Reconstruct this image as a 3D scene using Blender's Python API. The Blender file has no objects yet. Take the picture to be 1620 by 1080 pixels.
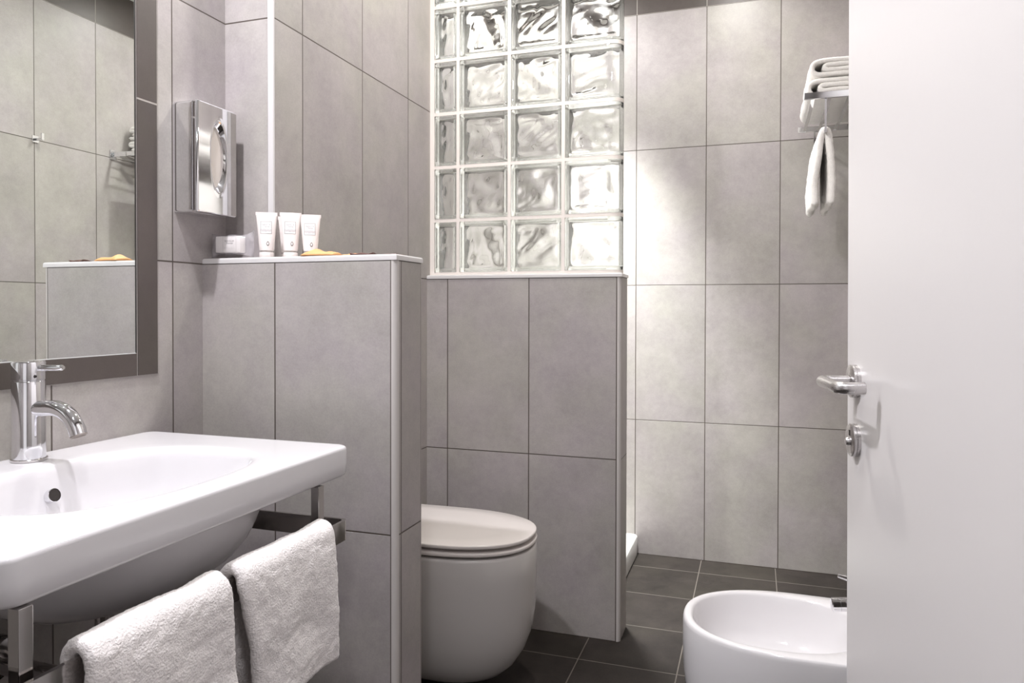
import bpy, bmesh, math, random
from mathutils import Vector, Matrix, noise as mnoise

# ------------------------------------------------------------------ camera
C = bpy.context.scene.collection
scn = bpy.context.scene
F_PX, CY, YAW, PITCH, ROLL, CAM_H = 1149.1, 502.22, -0.3234, -0.0124, 0.0019, 1.0953
cam_d = bpy.data.cameras.new('camera'); cam = bpy.data.objects.new('camera', cam_d); C.objects.link(cam)
cam_d.sensor_width = 36.0; cam_d.sensor_fit = 'HORIZONTAL'
cam_d.lens = F_PX / 1620 * 36.0
cam_d.shift_y = (CY - 540) / 1620
cam_d.clip_start = 0.02; cam_d.clip_end = 50
_f = Vector((math.sin(YAW)*math.cos(PITCH), math.cos(YAW)*math.cos(PITCH), math.sin(PITCH)))
_r0 = Vector((math.cos(YAW), -math.sin(YAW), 0)); _u0 = _r0.cross(_f)
_r = _r0*math.cos(ROLL) + _u0*math.sin(ROLL); _u = _u0*math.cos(ROLL) - _r0*math.sin(ROLL)
cam.matrix_world = Matrix(((_r.x, _u.x, -_f.x, 0), (_r.y, _u.y, -_f.y, 0), (_r.z, _u.z, -_f.z, CAM_H), (0, 0, 0, 1)))
scn.camera = cam

# ------------------------------------------------------------------ world, lights, exposure
scn.view_settings.view_transform = 'Standard'
scn.view_settings.look = 'None'
scn.view_settings.gamma = 1.0
scn.view_settings.use_curve_mapping = False
scn.view_settings.exposure = 0.08
w = bpy.data.worlds.new('world'); scn.world = w; w.use_nodes = True
w.node_tree.nodes['Background'].inputs[0].default_value = (1, 1, 1, 1)
w.node_tree.nodes['Background'].inputs[1].default_value = 0.05

ZC = 2.58          # ceiling height
def area(name, loc, size, power, color, target=None, size_y=None, spread=180):
    l = bpy.data.lights.new(name, 'AREA'); l.energy = power; l.color = color
    if size_y: l.shape = 'RECTANGLE'; l.size = size; l.size_y = size_y
    else: l.shape = 'DISK'; l.size = size
    l.spread = math.radians(spread)
    o = bpy.data.objects.new(name, l); C.objects.link(o); o.location = loc
    d = (Vector(target) - Vector(loc)) if target else Vector((0, 0, -1))
    o.rotation_euler = d.to_track_quat('-Z', 'Y').to_euler()
    return o
def spot(name, loc, power, color, target, ang, blend=1.0, rad=.03):
    l = bpy.data.lights.new(name, 'SPOT'); l.energy = power; l.color = color; l.spot_size = math.radians(ang); l.spot_blend = blend; l.shadow_soft_size = rad
    o = bpy.data.objects.new(name, l); C.objects.link(o); o.location = loc
    o.rotation_euler = (Vector(target) - Vector(loc)).to_track_quat('-Z', 'Y').to_euler()
    return o
area('vanity_light', (-0.99, 0.76, ZC-.02), .09, 31.0, (.955, .945, 1.0))
area('entrance_light', (-0.22, 0.20, ZC-.02), .18, 12.5, (.98, .97, 1.0))
area('toilet_light', (-0.56, 1.97, ZC-.02), .14, 15.0, (1.0, .97, .915))
area('bidet_light', (-0.08, 2.84, ZC-.02), .12, 5.0, (1.0, .98, .95))
spot('shower_light', (-0.62, 2.84, ZC-.03), 700.0, (.97, 1.0, .985), (-.64, 3.02, 0), 56, 1.0, .07)
area('shower_fill', (-0.85, 2.86, ZC-.02), .12, 16.0, (.98, 1.0, .99))  # added fill, no fixture: brightens the upper shower walls above the spot cone
area('hall_light', (-0.25, -0.85, 1.35), .8, 2.0, (.95, .955, 1.0), target=(-0.5, 1.6, 1.0), size_y=1.5)

# ------------------------------------------------------------------ node helpers
def newmat(name):
    m = bpy.data.materials.new(name); m.use_nodes = True
    nt = m.node_tree; b = nt.nodes['Principled BSDF']
    return m, nt, b
def lk(nt, a, b): nt.links.new(a, b)
def M(nt, op, a, b=None, c=None):
    n = nt.nodes.new('ShaderNodeMath'); n.operation = op
    for i, v in enumerate((a, b, c)):
        if v is None: continue
        if isinstance(v, (int, float)): n.inputs[i].default_value = v
        else: lk(nt, v, n.inputs[i])
    return n.outputs[0]
def simple(name, col, rough=.5, metal=0.0, spec=None, coat=0, bump=None, sss=0, sheen=0):
    m, nt, b = newmat(name)
    b.inputs['Base Color'].default_value = (*col, 1); b.inputs['Roughness'].default_value = rough
    b.inputs['Metallic'].default_value = metal
    if spec is not None: b.inputs['Specular IOR Level'].default_value = spec
    if coat: b.inputs['Coat Weight'].default_value = coat; b.inputs['Coat Roughness'].default_value = .04
    if sheen: b.inputs['Sheen Weight'].default_value = sheen
    n = nt.nodes.new('ShaderNodeTexNoise'); tc = nt.nodes.new('ShaderNodeTexCoord')
    lk(nt, tc.outputs['Object'], n.inputs['Vector'])
    n.inputs['Scale'].default_value = bump[0] if bump else 30
    mp = nt.nodes.new('ShaderNodeMapRange'); lk(nt, n.outputs['Fac'], mp.inputs['Value'])
    mp.inputs['To Min'].default_value = max(0, rough-.02); mp.inputs['To Max'].default_value = rough+.02
    lk(nt, mp.outputs[0], b.inputs['Roughness'])
    if bump:
        n.inputs['Detail'].default_value = bump[2] if len(bump) > 2 else 2
        bp = nt.nodes.new('ShaderNodeBump'); bp.inputs['Distance'].default_value = bump[1]; bp.inputs['Strength'].default_value = 1
        lk(nt, n.outputs['Fac'], bp.inputs['Height']); lk(nt, bp.outputs[0], b.inputs['Normal'])
    return m
def tile(name, ua, u0, uw, va, v0, vw, base, grout, g=.0032, rough=.42, var=.07, mott=.22, spec=.5):
    """procedural tiles in world space: ua/va = axis index of each direction"""
    m, nt, b = newmat(name)
    geo = nt.nodes.new('ShaderNodeNewGeometry'); sp = nt.nodes.new('ShaderNodeSeparateXYZ')
    lk(nt, geo.outputs['Position'], sp.inputs[0])
    def cell(ax, o, wd):
        s = M(nt, 'DIVIDE', M(nt, 'SUBTRACT', sp.outputs[ax], o), wd)
        fl = M(nt, 'FLOOR', s); fr = M(nt, 'SUBTRACT', s, fl)
        d = M(nt, 'MULTIPLY', M(nt, 'MINIMUM', fr, M(nt, 'SUBTRACT', 1.0, fr)), wd)
        return fl, d
    cu, du = cell(ua, u0, uw); cv, dv = cell(va, v0, vw)
    d = M(nt, 'MINIMUM', du, dv)
    mr = nt.nodes.new('ShaderNodeMapRange'); mr.interpolation_type = 'SMOOTHSTEP'
    lk(nt, d, mr.inputs['Value']); mr.inputs['From Min'].default_value = g*.38; mr.inputs['From Max'].default_value = g*.62
    cb = nt.nodes.new('ShaderNodeCombineXYZ'); lk(nt, cu, cb.inputs[0]); lk(nt, cv, cb.inputs[1])
    wn = nt.nodes.new('ShaderNodeTexWhiteNoise'); wn.noise_dimensions = '3D'; lk(nt, cb.outputs[0], wn.inputs['Vector'])
    # offset noise per tile so that the mottling breaks at the joints
    off = nt.nodes.new('ShaderNodeVectorMath'); off.operation = 'MULTIPLY_ADD'
    lk(nt, wn.outputs['Color'], off.inputs[0]); off.inputs[1].default_value = (7, 7, 7); lk(nt, geo.outputs['Position'], off.inputs[2])
    def nz(scale, det, rgh=.6):
        n = nt.nodes.new('ShaderNodeTexNoise'); n.inputs['Scale'].default_value = scale; n.inputs['Detail'].default_value = det
        n.inputs['Roughness'].default_value = rgh; lk(nt, off.outputs[0], n.inputs['Vector']); return n.outputs['Fac']
    n1 = nz(6, 5, .65); n2 = nz(42, 4, .7); n3 = nz(260, 2, .6)
    v = M(nt, 'ADD', 1.0, M(nt, 'MULTIPLY', M(nt, 'SUBTRACT', n1, .5), mott*2.4))
    v = M(nt, 'ADD', v, M(nt, 'MULTIPLY', M(nt, 'SUBTRACT', n2, .5), mott*1.3))
    v = M(nt, 'ADD', v, M(nt, 'MULTIPLY', M(nt, 'SUBTRACT', n3, .5), mott*1.1))
    v = M(nt, 'ADD', v, M(nt, 'MULTIPLY', M(nt, 'SUBTRACT', wn.outputs['Value'], .5), var))
    hue = nz(3.2, 3)
    mx = nt.nodes.new('ShaderNodeMix'); mx.data_type = 'RGBA'
    mrh = nt.nodes.new('ShaderNodeMapRange'); lk(nt, hue, mrh.inputs[0]); mrh.inputs['From Min'].default_value = .38; mrh.inputs['From Max'].default_value = .62
    lk(nt, mrh.outputs[0], mx.inputs['Factor'])
    mx.inputs['A'].default_value = (base[0]*1.0, base[1]*1.004, base[2]*.965, 1)
    mx.inputs['B'].default_value = (base[0]*1.015, base[1]*.985, base[2]*1.02, 1)
    sc = nt.nodes.new('ShaderNodeVectorMath'); sc.operation = 'SCALE'; lk(nt, mx.outputs['Result'], sc.inputs[0]); lk(nt, v, sc.inputs['Scale'])
    m2 = nt.nodes.new('ShaderNodeMix'); m2.data_type = 'RGBA'; lk(nt, mr.outputs[0], m2.inputs['Factor'])
    m2.inputs['A'].default_value = (*grout, 1); lk(nt, sc.outputs[0], m2.inputs['B'])
    lk(nt, m2.outputs['Result'], b.inputs['Base Color'])
    rr = M(nt, 'ADD', rough, M(nt, 'MULTIPLY', M(nt, 'SUBTRACT', n2, .5), .15)); lk(nt, rr, b.inputs['Roughness']); b.inputs['Specular IOR Level'].default_value = spec
    bp = nt.nodes.new('ShaderNodeBump'); bp.inputs['Distance'].default_value = .0012; bp.inputs['Strength'].default_value = .8
    hgt = M(nt, 'ADD', mr.outputs[0], M(nt, 'MULTIPLY', n3, .05)); lk(nt, hgt, bp.inputs['Height']); lk(nt, bp.outputs[0], b.inputs['Normal'])
    return m

WALLC = (.368, .344, .331); DARKC = (.088, .074, .067); GROUT = (.085, .068, .057); LGROUT = (.36, .33, .30)
W = .3009
T = dict(
    mirrorwall=tile('tile_vanity_wall', 1, 1.3186, W, 2, 0, .6, WALLC, GROUT),
    setback=tile('tile_chimney', 0, -1.256, .6, 2, 0, .6, WALLC, GROUT),
    alcove=tile('tile_side_wall', 1, 1.6137, W, 2, 0, .6, WALLC, GROUT),
    back=tile('tile_back_wall', 0, -.5065, W, 2, 0, .6, WALLC, GROUT),
    right=tile('tile_right_wall', 1, 2.561, W, 2, 0, .6, WALLC, GROUT),
    front=tile('tile_front_wall', 0, .07, W, 2, 0, .6, WALLC, GROUT),
    p1f=tile('tile_ledge_front', 0, -1.049, .2985, 2, 0, .6, WALLC, GROUT),
    p1s=tile('tile_ledge_end', 1, 1.4345, .1005, 2, 0, .6, WALLC, GROUT),
    p2f=tile('tile_screen_front', 0, -.7314, W, 2, 0, .6, WALLC, GROUT),
    p2s=tile('tile_screen_end', 1, 2.3755, .6, 2, 0, .6, WALLC, GROUT),
    floor=tile('tile_floor', 0, -.2175, .3025, 1, 3.095, .2955, (.027, .0225, .0195), (.115, .10, .088), g=.0036, rough=.6, spec=.15, mott=.55, var=.15),
    band=tile('tile_dark_band', 0, -.5065, W, 2, 2.4, .6, DARKC, LGROUT, mott=.18),
    bandy=tile('tile_dark_band_y', 1, 2.561, W, 2, 2.4, .6, DARKC, LGROUT, mott=.18),
    strip=tile('tile_dark_strip', 2, 1.542, .6, 1, -5, 40, DARKC, LGROUT, g=.004, mott=.16, rough=.35),
    striph=tile('tile_dark_strip_h', 1, .617, .6, 2, -5, 40, DARKC, LGROUT, g=.004, mott=.16, rough=.35),
)
PAINT = simple('ceiling_paint', (.80, .79, .77), .8)
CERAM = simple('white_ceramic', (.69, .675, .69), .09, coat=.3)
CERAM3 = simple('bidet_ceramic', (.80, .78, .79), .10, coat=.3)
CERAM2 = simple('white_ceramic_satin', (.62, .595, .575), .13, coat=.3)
PLASTIC = simple('seat_plastic', (.75, .70, .67), .16)
CHROME = simple('chrome', (.80, .80, .82), .06, metal=1)
CHROMED = simple('chrome_dark', (.52, .50, .49), .10, metal=1)
STEEL = simple('satin_steel', (.62, .60, .60), .28, metal=1, bump=(400, .00005))
PVC = simple('corner_trim_pvc', (.56, .53, .51), .35)
CAPM = simple('ledge_cap', (.60, .58, .575), .25)
DOORM = simple('door_lacquer', (.685, .655, .65), .30, bump=(60, .00006))
BLACK = simple('black_hole', (.016, .011, .009), .6)
MORTAR = simple('mortar_white', (.80, .74, .69), .75, bump=(300, .0004))
TUBEM = simple('tube_plastic', (.76, .70, .675), .32)
LABELM = simple('tube_label', (.82, .80, .80), .45)
INK = simple('label_ink', (.12, .10, .095), .5)
INKL = simple('label_ink_light', (.24, .21, .20), .5)
KRAFT = simple('kraft_paper', (.66, .34, .14), .55, bump=(120, .0006))
DARKP = simple('dark_foil_paper', (.085, .035, .025), .4, bump=(120, .0006))
TISSUE = simple('tissue_paper', (.62, .57, .53), .9)
SOAPM = simple('soap_box', (.90, .87, .83), .5)
TRAYM = simple('shower_tray', (.82, .81, .78), .15)
def towel_mat(name, col):
    m, nt, b = newmat(name)
    b.inputs['Base Color'].default_value = (*col, 1); b.inputs['Roughness'].default_value = .95
    b.inputs['Sheen Weight'].default_value = .35; b.inputs['Sheen Roughness'].default_value = .5
    b.inputs['Specular IOR Level'].default_value = .1
    tc = nt.nodes.new('ShaderNodeTexCoord')
    n = nt.nodes.new('ShaderNodeTexNoise'); n.inputs['Scale'].default_value = 330; n.inputs['Detail'].default_value = 3
    n2 = nt.nodes.new('ShaderNodeTexNoise'); n2.inputs['Scale'].default_value = 95; n2.inputs['Detail'].default_value = 3; n2.inputs['Distortion'].default_value = 0.2
    lk(nt, tc.outputs['Object'], n.inputs['Vector']); lk(nt, tc.outputs['Object'], n2.inputs['Vector'])
    h = M(nt, 'ADD', M(nt, 'MULTIPLY', n.outputs['Fac'], .55), M(nt, 'MULTIPLY', n2.outputs['Fac'], .34))
    bp = nt.nodes.new('ShaderNodeBump'); bp.inputs['Distance'].default_value = .004; bp.inputs['Strength'].default_value = .9
    lk(nt, h, bp.inputs['Height']); lk(nt, bp.outputs[0], b.inputs['Normal'])
    v = M(nt, 'ADD', .82, M(nt, 'MULTIPLY', h, .40))
    sc = nt.nodes.new('ShaderNodeVectorMath'); sc.operation = 'SCALE'; sc.inputs[0].default_value = col; lk(nt, v, sc.inputs['Scale'])
    lk(nt, sc.outputs[0], b.inputs['Base Color'])
    return m
TOWEL = towel_mat('terry_towel', (.83, .79, .78)); TOWELW = towel_mat('terry_towel_white', (.86, .83, .80))
def glass_mat(name, col, rough=0.0, ior=1.45):
    m, nt, b = newmat(name)
    b.inputs['Base Color'].default_value = (*col, 1); b.inputs['Roughness'].default_value = rough
    b.inputs['Transmission Weight'].default_value = 1; b.inputs['IOR'].default_value = ior
    return m
GLASS = glass_mat('wavy_glass', (.985, .995, .985))
GLASSE = glass_mat('glass_block_edge', (.96, .985, .97), .18)
MIRROR, nt, b = newmat('mirror_silver'); b.inputs['Base Color'].default_value = (.90, .93, .90, 1); b.inputs['Metallic'].default_value = 1; b.inputs['Roughness'].default_value = 0.0
FILM, nt, b = newmat('clear_film')
tr = nt.nodes.new('ShaderNodeBsdfTransparent'); tr.inputs[0].default_value = (.93, .92, .93, 1)
mxs = nt.nodes.new('ShaderNodeMixShader'); mxs.inputs[0].default_value = .2
b.inputs['Base Color'].default_value = (.80, .78, .80, 1); b.inputs['Roughness'].default_value = .12
lk(nt, tr.outputs[0], mxs.inputs[1]); lk(nt, b.outputs[0], mxs.inputs[2]); lk(nt, mxs.outputs[0], nt.nodes['Material Output'].inputs[0])

# ------------------------------------------------------------------ object helpers
def obj(name, bm, mats, parent=None, smooth=False, angle=None):
    me = bpy.data.meshes.new(name); bm.normal_update(); bm.to_mesh(me); bm.free()
    for m in (mats if isinstance(mats, (list, tuple)) else [mats]): me.materials.append(m)
    if smooth:
        me.shade_smooth()
        if angle is not None: me.set_sharp_from_angle(angle=math.radians(angle))
    o = bpy.data.objects.new(name, me); C.objects.link(o)
    if parent: o.parent = parent; o.matrix_parent_inverse = Matrix.Translation(-parent.location) if parent.type == 'EMPTY' else Matrix()
    return o
def thing(name, label, cat, loc, group=None):
    o = bpy.data.objects.new(name, None); C.objects.link(o); o.location = loc
    o.empty_display_size = .05
    tag(o, label, cat, group); return o
def tag(o, label, cat, group=None):
    o['label'] = label; o['category'] = cat
    if group: o['group'] = group
    return o
def struct(name, bm, mats, parent=None, label=None, smooth=False):
    o = obj(name, bm, mats, parent, smooth, 35 if smooth else None)
    if not parent: o['kind'] = 'structure'
    if label: o['label'] = label
    return o
def box(bm, x0, x1, y0, y1, z0, z1, bev=0, seg=2, mi=0):
    vs = [bm.verts.new((x, y, z)) for x in (x0, x1) for y in (y0, y1) for z in (z0, z1)]
    idx = [(0, 1, 3, 2), (4, 6, 7, 5), (0, 4, 5, 1), (2, 3, 7, 6), (0, 2, 6, 4), (1, 5, 7, 3)]
    fs = [bm.faces.new([vs[i] for i in f]) for f in idx]
    for f in fs: f.material_index = mi
    if bev:
        es = {e for f in fs for e in f.edges}
        bmesh.ops.bevel(bm, geom=list(es), offset=bev, segments=seg, affect='EDGES', profile=.5)
    return fs
def B(*a, **k):
    bm = bmesh.new(); box(bm, *a, **k); bmesh.ops.recalc_face_normals(bm, faces=bm.faces); return bm
def loft(bm, rings, cap0=True, cap1=True, closed=True, mi=0):
    R = [[bm.verts.new(p) for p in r] for r in rings]; n = len(R[0]); out = []
    for a, c in zip(R[:-1], R[1:]):
        for i in range(n if closed else n-1):
            j = (i+1) % n
            out.append(bm.faces.new((a[i], a[j], c[j], c[i])))
    if cap0: out.append(bm.faces.new(list(reversed(R[0]))))
    if cap1: out.append(bm.faces.new(R[-1]))
    for f in out: f.material_index = mi
    return out
def L(rings, **k):
    bm = bmesh.new(); loft(bm, rings, **k); bmesh.ops.recalc_face_normals(bm, faces=bm.faces); return bm
def frame(d):
    d = Vector(d).normalized(); a = Vector((0, 0, 1)) if abs(d.z) < .95 else Vector((1, 0, 0))
    u = a.cross(d).normalized(); v = d.cross(u); return u, v, d
def lathe(bm, prof, org, axis=(0, 0, 1), n=40, mi=0):
    """prof = [(radius, distance along axis)]"""
    u, v, d = frame(axis); o = Vector(org)
    return loft(bm, [[o + d*h + (u*math.cos(2*math.pi*i/n) + v*math.sin(2*math.pi*i/n))*max(r, 1e-5) for i in range(n)] for r, h in prof], mi=mi)
def LA(prof, org, axis=(0, 0, 1), n=40):
    bm = bmesh.new(); lathe(bm, prof, org, axis, n); bmesh.ops.recalc_face_normals(bm, faces=bm.faces); return bm
def sweep(bm, pts, r, n=24, flat=None, roundend=0):
    pts = [Vector(p) for p in pts]; rings = []; u = None
    for i, p in enumerate(pts):
        d = (pts[min(i+1, len(pts)-1)] - pts[max(i-1, 0)]).normalized()
        if u is None: u, v, _ = frame(d)
        else: u = (u - d*u.dot(d)).normalized(); v = d.cross(u)
        rr = r[i] if isinstance(r, (list, tuple)) else r
        rings.append([p + (u*math.cos(2*math.pi*k/n) + v*math.sin(2*math.pi*k/n))*rr for k in range(n)])
    loft(bm, rings); bmesh.ops.recalc_face_normals(bm, faces=bm.faces)
def SW(*a, **k):
    bm = bmesh.new(); sweep(bm, *a, **k); return bm
def bez(p0, p1, p2, n=10):
    p0, p1, p2 = map(Vector, (p0, p1, p2))
    return [p0*(1-t)**2 + p1*2*t*(1-t) + p2*t*t for t in [i/n for i in range(n+1)]]
def rrect(cx, cy, hx, hy, r, n=12, sub=16):
    pts = []
    for sx, sy, a0 in ((1, 1, 0), (-1, 1, 90), (-1, -1, 180), (1, -1, 270)):
        for i in range(n+1):
            a = math.radians(a0 + 90*i/n)
            pts.append((cx + sx*(hx-r) + r*math.cos(a), cy + sy*(hy-r) + r*math.sin(a)))
    # subdivide the straight runs
    out = []
    for i, p in enumerate(pts):
        q = pts[(i+1) % len(pts)]; out.append(p)
        k = sub if i % (n+1) == n else 0
        for j in range(1, k): out.append((p[0]+(q[0]-p[0])*j/k, p[1]+(q[1]-p[1])*j/k))
    return out
def sup(cx, cy, a, bb, n, th):
    c, s = math.cos(th), math.sin(th)
    r = (abs(c/a)**n + abs(s/bb)**n)**(-1/n)
    return cx + r*c, cy + r*s

# ------------------------------------------------------------------ the room
XL, XS, XR, YB, YF = -1.2538, -1.1125, .37, 3.2526, -1.1
struct('floor', B(XL-.1, XR+.1, YF-.1, YB+.1, -.1, 0), T['floor'])
struct('ceiling', B(XL-.1, XR+.1, YF-.1, YB+.1, ZC, ZC+.1), PAINT)
struct('wall_left', B(XL-.1, XL, YF, 1.493, 0, 2.4), T['mirrorwall'])
def corner_mats(bm, mx, my, i0=0, i1=1):
    for f in bm.faces: f.material_index = i1 if abs(f.normal.x) > .7 else i0
    return bm
bm = bmesh.new(); NB = .0165
loft(bm, [[(x, y, z) for x, y in ((XL-.1, 1.493), (XS-NB, 1.493), (XS-NB, 1.493+NB*.35), (XS, 1.493+NB*.35), (XS, YB), (XL-.1, YB))] for z in (0, 2.4)])
bmesh.ops.recalc_face_normals(bm, faces=bm.faces); bm.normal_update(); corner_mats(bm, 0, 0)
struct('wall_alcove', bm, [T['setback'], T['alcove']])
struct('wall_back', B(XL-.1, XR+.1, YB, YB+.1, 0, 2.4), T['back'])
struct('wall_right', B(XR, XR+.1, YF, YB, 0, 2.4), T['right'])
struct('wall_front', B(XL-.1, XR+.1, YF-.1, YF, 0, ZC), T['front'])
struct('trim_1', B(XL-.1, XR+.1, YB-.0005, YB+.1, 2.4, ZC), T['band'])
struct('trim_2', B(XR-.0005, XR+.1, YF, YB-.0005, 2.4, ZC), T['bandy'])
struct('trim_3', B(XL-.1, XS+.0005, 1.4925, YB-.0005, 2.4, ZC), T['bandy'])
struct('trim_4', B(XL-.1, XL+.0005, YF, 1.4925, 2.4, ZC), T['bandy'])
def bead(name, cx, cy, z0, z1, parent=None, r=.0115, quad=(1, -1)):
    """quarter-round corner profile; the outer corner points to quad"""
    pts = [(cx-quad[0]*r, cy-quad[1]*r)]
    for i in range(9):
        a = math.pi/2*i/8
        pts.append((cx - quad[0]*r + quad[0]*r*math.cos(a)*1.0, cy - quad[1]*r + quad[1]*r*math.sin(a)))
    bm = L([[(x, y, z) for x, y in pts] for z in (z0, z1)])
    return obj(name, bm, PVC, parent, True, 40)
# --- low wall with ledge by the basin
PX, PY0, PY1 = -.7375, 1.412, 1.540
def pony(name, x0, x1, y0, y1, r, mf, ms, ztop=1.2):
    bm = bmesh.new()
    # footprint with the two free corners notched for the corner profiles
    fp = [(x0, y0), (x1-r, y0), (x1-r, y0+r), (x1, y0+r), (x1, y1-r*.4), (x1-r*.4, y1-r*.4), (x1-r*.4, y1), (x0, y1)]
    loft(bm, [[(x, y, z) for x, y in fp] for z in (0, ztop)]); bmesh.ops.recalc_face_normals(bm, faces=bm.faces); bm.normal_update()
    for f in bm.faces: f.material_index = 1 if abs(f.normal.x) > .7 else 0
    return struct(name, bm, [mf, ms])
pw = pony('wall_ledge', XL, PX, PY0, PY1, .0125, T['p1f'], T['p1s'])
bead('corner_bead', PX, PY0, 0, 1.2, pw, .0125); bead('corner_bead', PX, PY1, 0, 1.2, pw, .005, (1, 1))
def cap(name, x0, x1, y0, y1, parent):
    bm = B(x0, x1, y0, y1, 1.2005, 1.2135)
    es = [e for e in bm.edges if all(v.co.z > 1.21 for v in e.verts)]
    bmesh.ops.bevel(bm, geom=es, offset=.005, segments=4, affect='EDGES', profile=.5)
    return obj(name, bm, CAPM, parent, True, 40)
# cap runs in front of the setback wall, then round the end; mitred pieces
cap('ledge_cap', XL+.0005, PX+.001, PY0-.001, PY1+.003, pw)
# --- low wall carrying the glass blocks
QX, QY0, QY1 = -.4165, 2.3634, 2.488
qw = pony('wall_screen', XS, QX, QY0, QY1, .0125, T['p2f'], T['p2s'])
bead('corner_bead', QX, QY0, 0, 1.2, qw, .0125); bead('corner_bead', QX, QY1, 0, 1.2, qw, .005, (1, 1))
cap('ledge_cap', XS+.0005, QX+.003, QY0-.003, QY1+.003, qw)
# corner profile where the side wall steps back, above the ledge
bm = bmesh.new(); loft(bm, [[(x, y, z) for x, y in ((XS-.0155, 1.4925), (XS-.004, 1.4922), (XS-.0012, 1.4931), (XS+.0002, 1.496), (XS+.0002, 1.4980), (XS-.0155, 1.4980))] for z in (1.2136, 2.4)])
bmesh.ops.recalc_face_normals(bm, faces=bm.faces); b5 = obj('trim_5', bm, CAPM, None, True, 40); b5['kind'] = 'structure'
# --- dark tile frame round the mirror
MY1, MZ0 = 1.2145, .9990
st = struct('trim_6', B(XL, XL+.004, MY1+.003, 1.2705, .951, 2.4, bev=.0005), T['strip'])
st = struct('trim_7', B(XL, XL+.004, -.2, MY1-.001, .951, MZ0-.001, bev=.0005), T['striph'])
bm = B(XL, XL+.0015, MY1-.001, MY1+.003, .951, 2.4); box(bm, XL, XL+.0015, -.2, 1.2725, .9495, .951); box(bm, XL, XL+.0015, 1.2705, 1.2725, .9495, 2.4)
struct('trim_8', bm, simple('light_joint', (.42, .39, .37), .7))

# ------------------------------------------------------------------ mirror
t = thing('wall_mirror', 'large frameless wall mirror above the white washbasin reflecting grey tiles', 'mirror', (XL+.002, .5, MZ0))
obj('mirror_glass', B(XL+.0004, XL+.0026, -.2, MY1-.0035, MZ0+.0008, 2.38), MIRROR, t)
bm = B(XL+.0003, XL+.0034, MY1-.0035, MY1-.0012, MZ0, 2.38)
obj('side_gap_shade', bm, simple('mirror_gap_shade', (.03, .028, .026), .3), t)  # near-black strip painted in for the shadow gap at the mirror's side
obj('bottom_edge', B(XL+.0003, XL+.0034, -.2, MY1-.0036, MZ0-.0006, MZ0+.0008), simple('mirror_edge_light', (.75, .76, .75), .2), t)

# ------------------------------------------------------------------ washbasin
BX0, BX1, BY0, BY1, BZ = XL+.001, -.7535, .553, 1.2515, .828
bcx, bcy = (BX0+BX1)/2, (BY0+BY1)/2
t = thing('washbasin', 'white ceramic wall-hung washbasin below the mirror', 'washbasin', (bcx, bcy, .6))
OCX, OCY, OA, OB = -.975, .905, .162, .222
base = rrect(bcx, bcy, (BX1-BX0)/2, (BY1-BY0)/2, .022)
ths = [math.atan2(y-OCY, x-OCX) for x, y in base]
def outer(inset, z):
    return [(bcx + (x-bcx)*(1-inset/((BX1-BX0)/2)), bcy + (y-bcy)*(1-inset/((BY1-BY0)/2)), z) for x, y in base]
def oval(s, z, n=2.5, dx=0, a=OA, b2=OB): return [(*sup(OCX+dx, OCY, a*s, b2*s, n, th), z) for th in ths]
def mixr(r1, r2, t): return [tuple(p[i]*(1-t)+q[i]*t for i in range(3)) for p, q in zip(r1, r2)]
rings = []
for s, z, dx in ((.03, .668, -.02), (.15, .668, -.02), (.3, .670, -.02), (.45, .674, -.018), (.6, .683, -.015), (.72, .697, -.012), (.82, .717, -.009), (.89, .742, -.006), (.94, .770, -.003), (.97, .795, 0), (.99, .812, 0), (1.005, .8205, 0), (1.02, .8248, 0), (1.04, .8268, 0), (1.07, .8277, 0)):
    rings.append(oval(s, z, 2.35 if s < .8 else 2.5, dx))
r_in = oval(1.11, .828); r_out = outer(.012, .828)
for k in range(0, 6): rings.append(mixr(r_in, r_out, k/5))
for ins, z in ((.0065, .8279), (.0038, .8272), (.0017, .8255), (.0005, .8232), (0, .820), (0, .795), (.0008, .776), (.003, .7715), (.007, .7692), (.012, .7685)): rings.append(outer(ins, z))
def hull(s, z, a=.200, b2=.256, n=2.3, dx=0): return [(*sup(-1.0+dx, OCY+.021, a*s, b2*s, n, th), z) for th in ths]
rings.append(mixr(outer(.012, .7685), hull(1.03, .7685), .5)); rings.append(hull(1.03, .7685)); rings.append(hull(1.0, .766))
for s, z in ((.99, .755), (.975, .735), (.945, .716), (.89, .691), (.80, .667), (.68, .647), (.5, .632), (.3, .625), (.1, .622)): rings.append(hull(s, z))
obj('basin_body', L(rings), CERAM, t, True, 60)
# overflow hole on the back wall of the bowl
_ox, _oy = -1.1205, .914
obj('overflow', LA([(.0118, -.012), (.0118, .0004), (.0110, .0008), (.0106, -.002), (.0001, -.0021)], (_ox, _oy, .779), (1, 0, .30), 24), CHROME, t, True, 40)
obj('overflow_hole', LA([(.0105, -.001), (.0001, -.0009)], (_ox+.001, _oy, .7795), (1, 0, .30), 24), BLACK, t)
obj('drain_plug', LA([(.03, 0), (.032, .003), (.028, .006), (.0001, .007)], (-.995, .905, .668), (0, 0, 1), 32), CHROME, t, True, 40)

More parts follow.
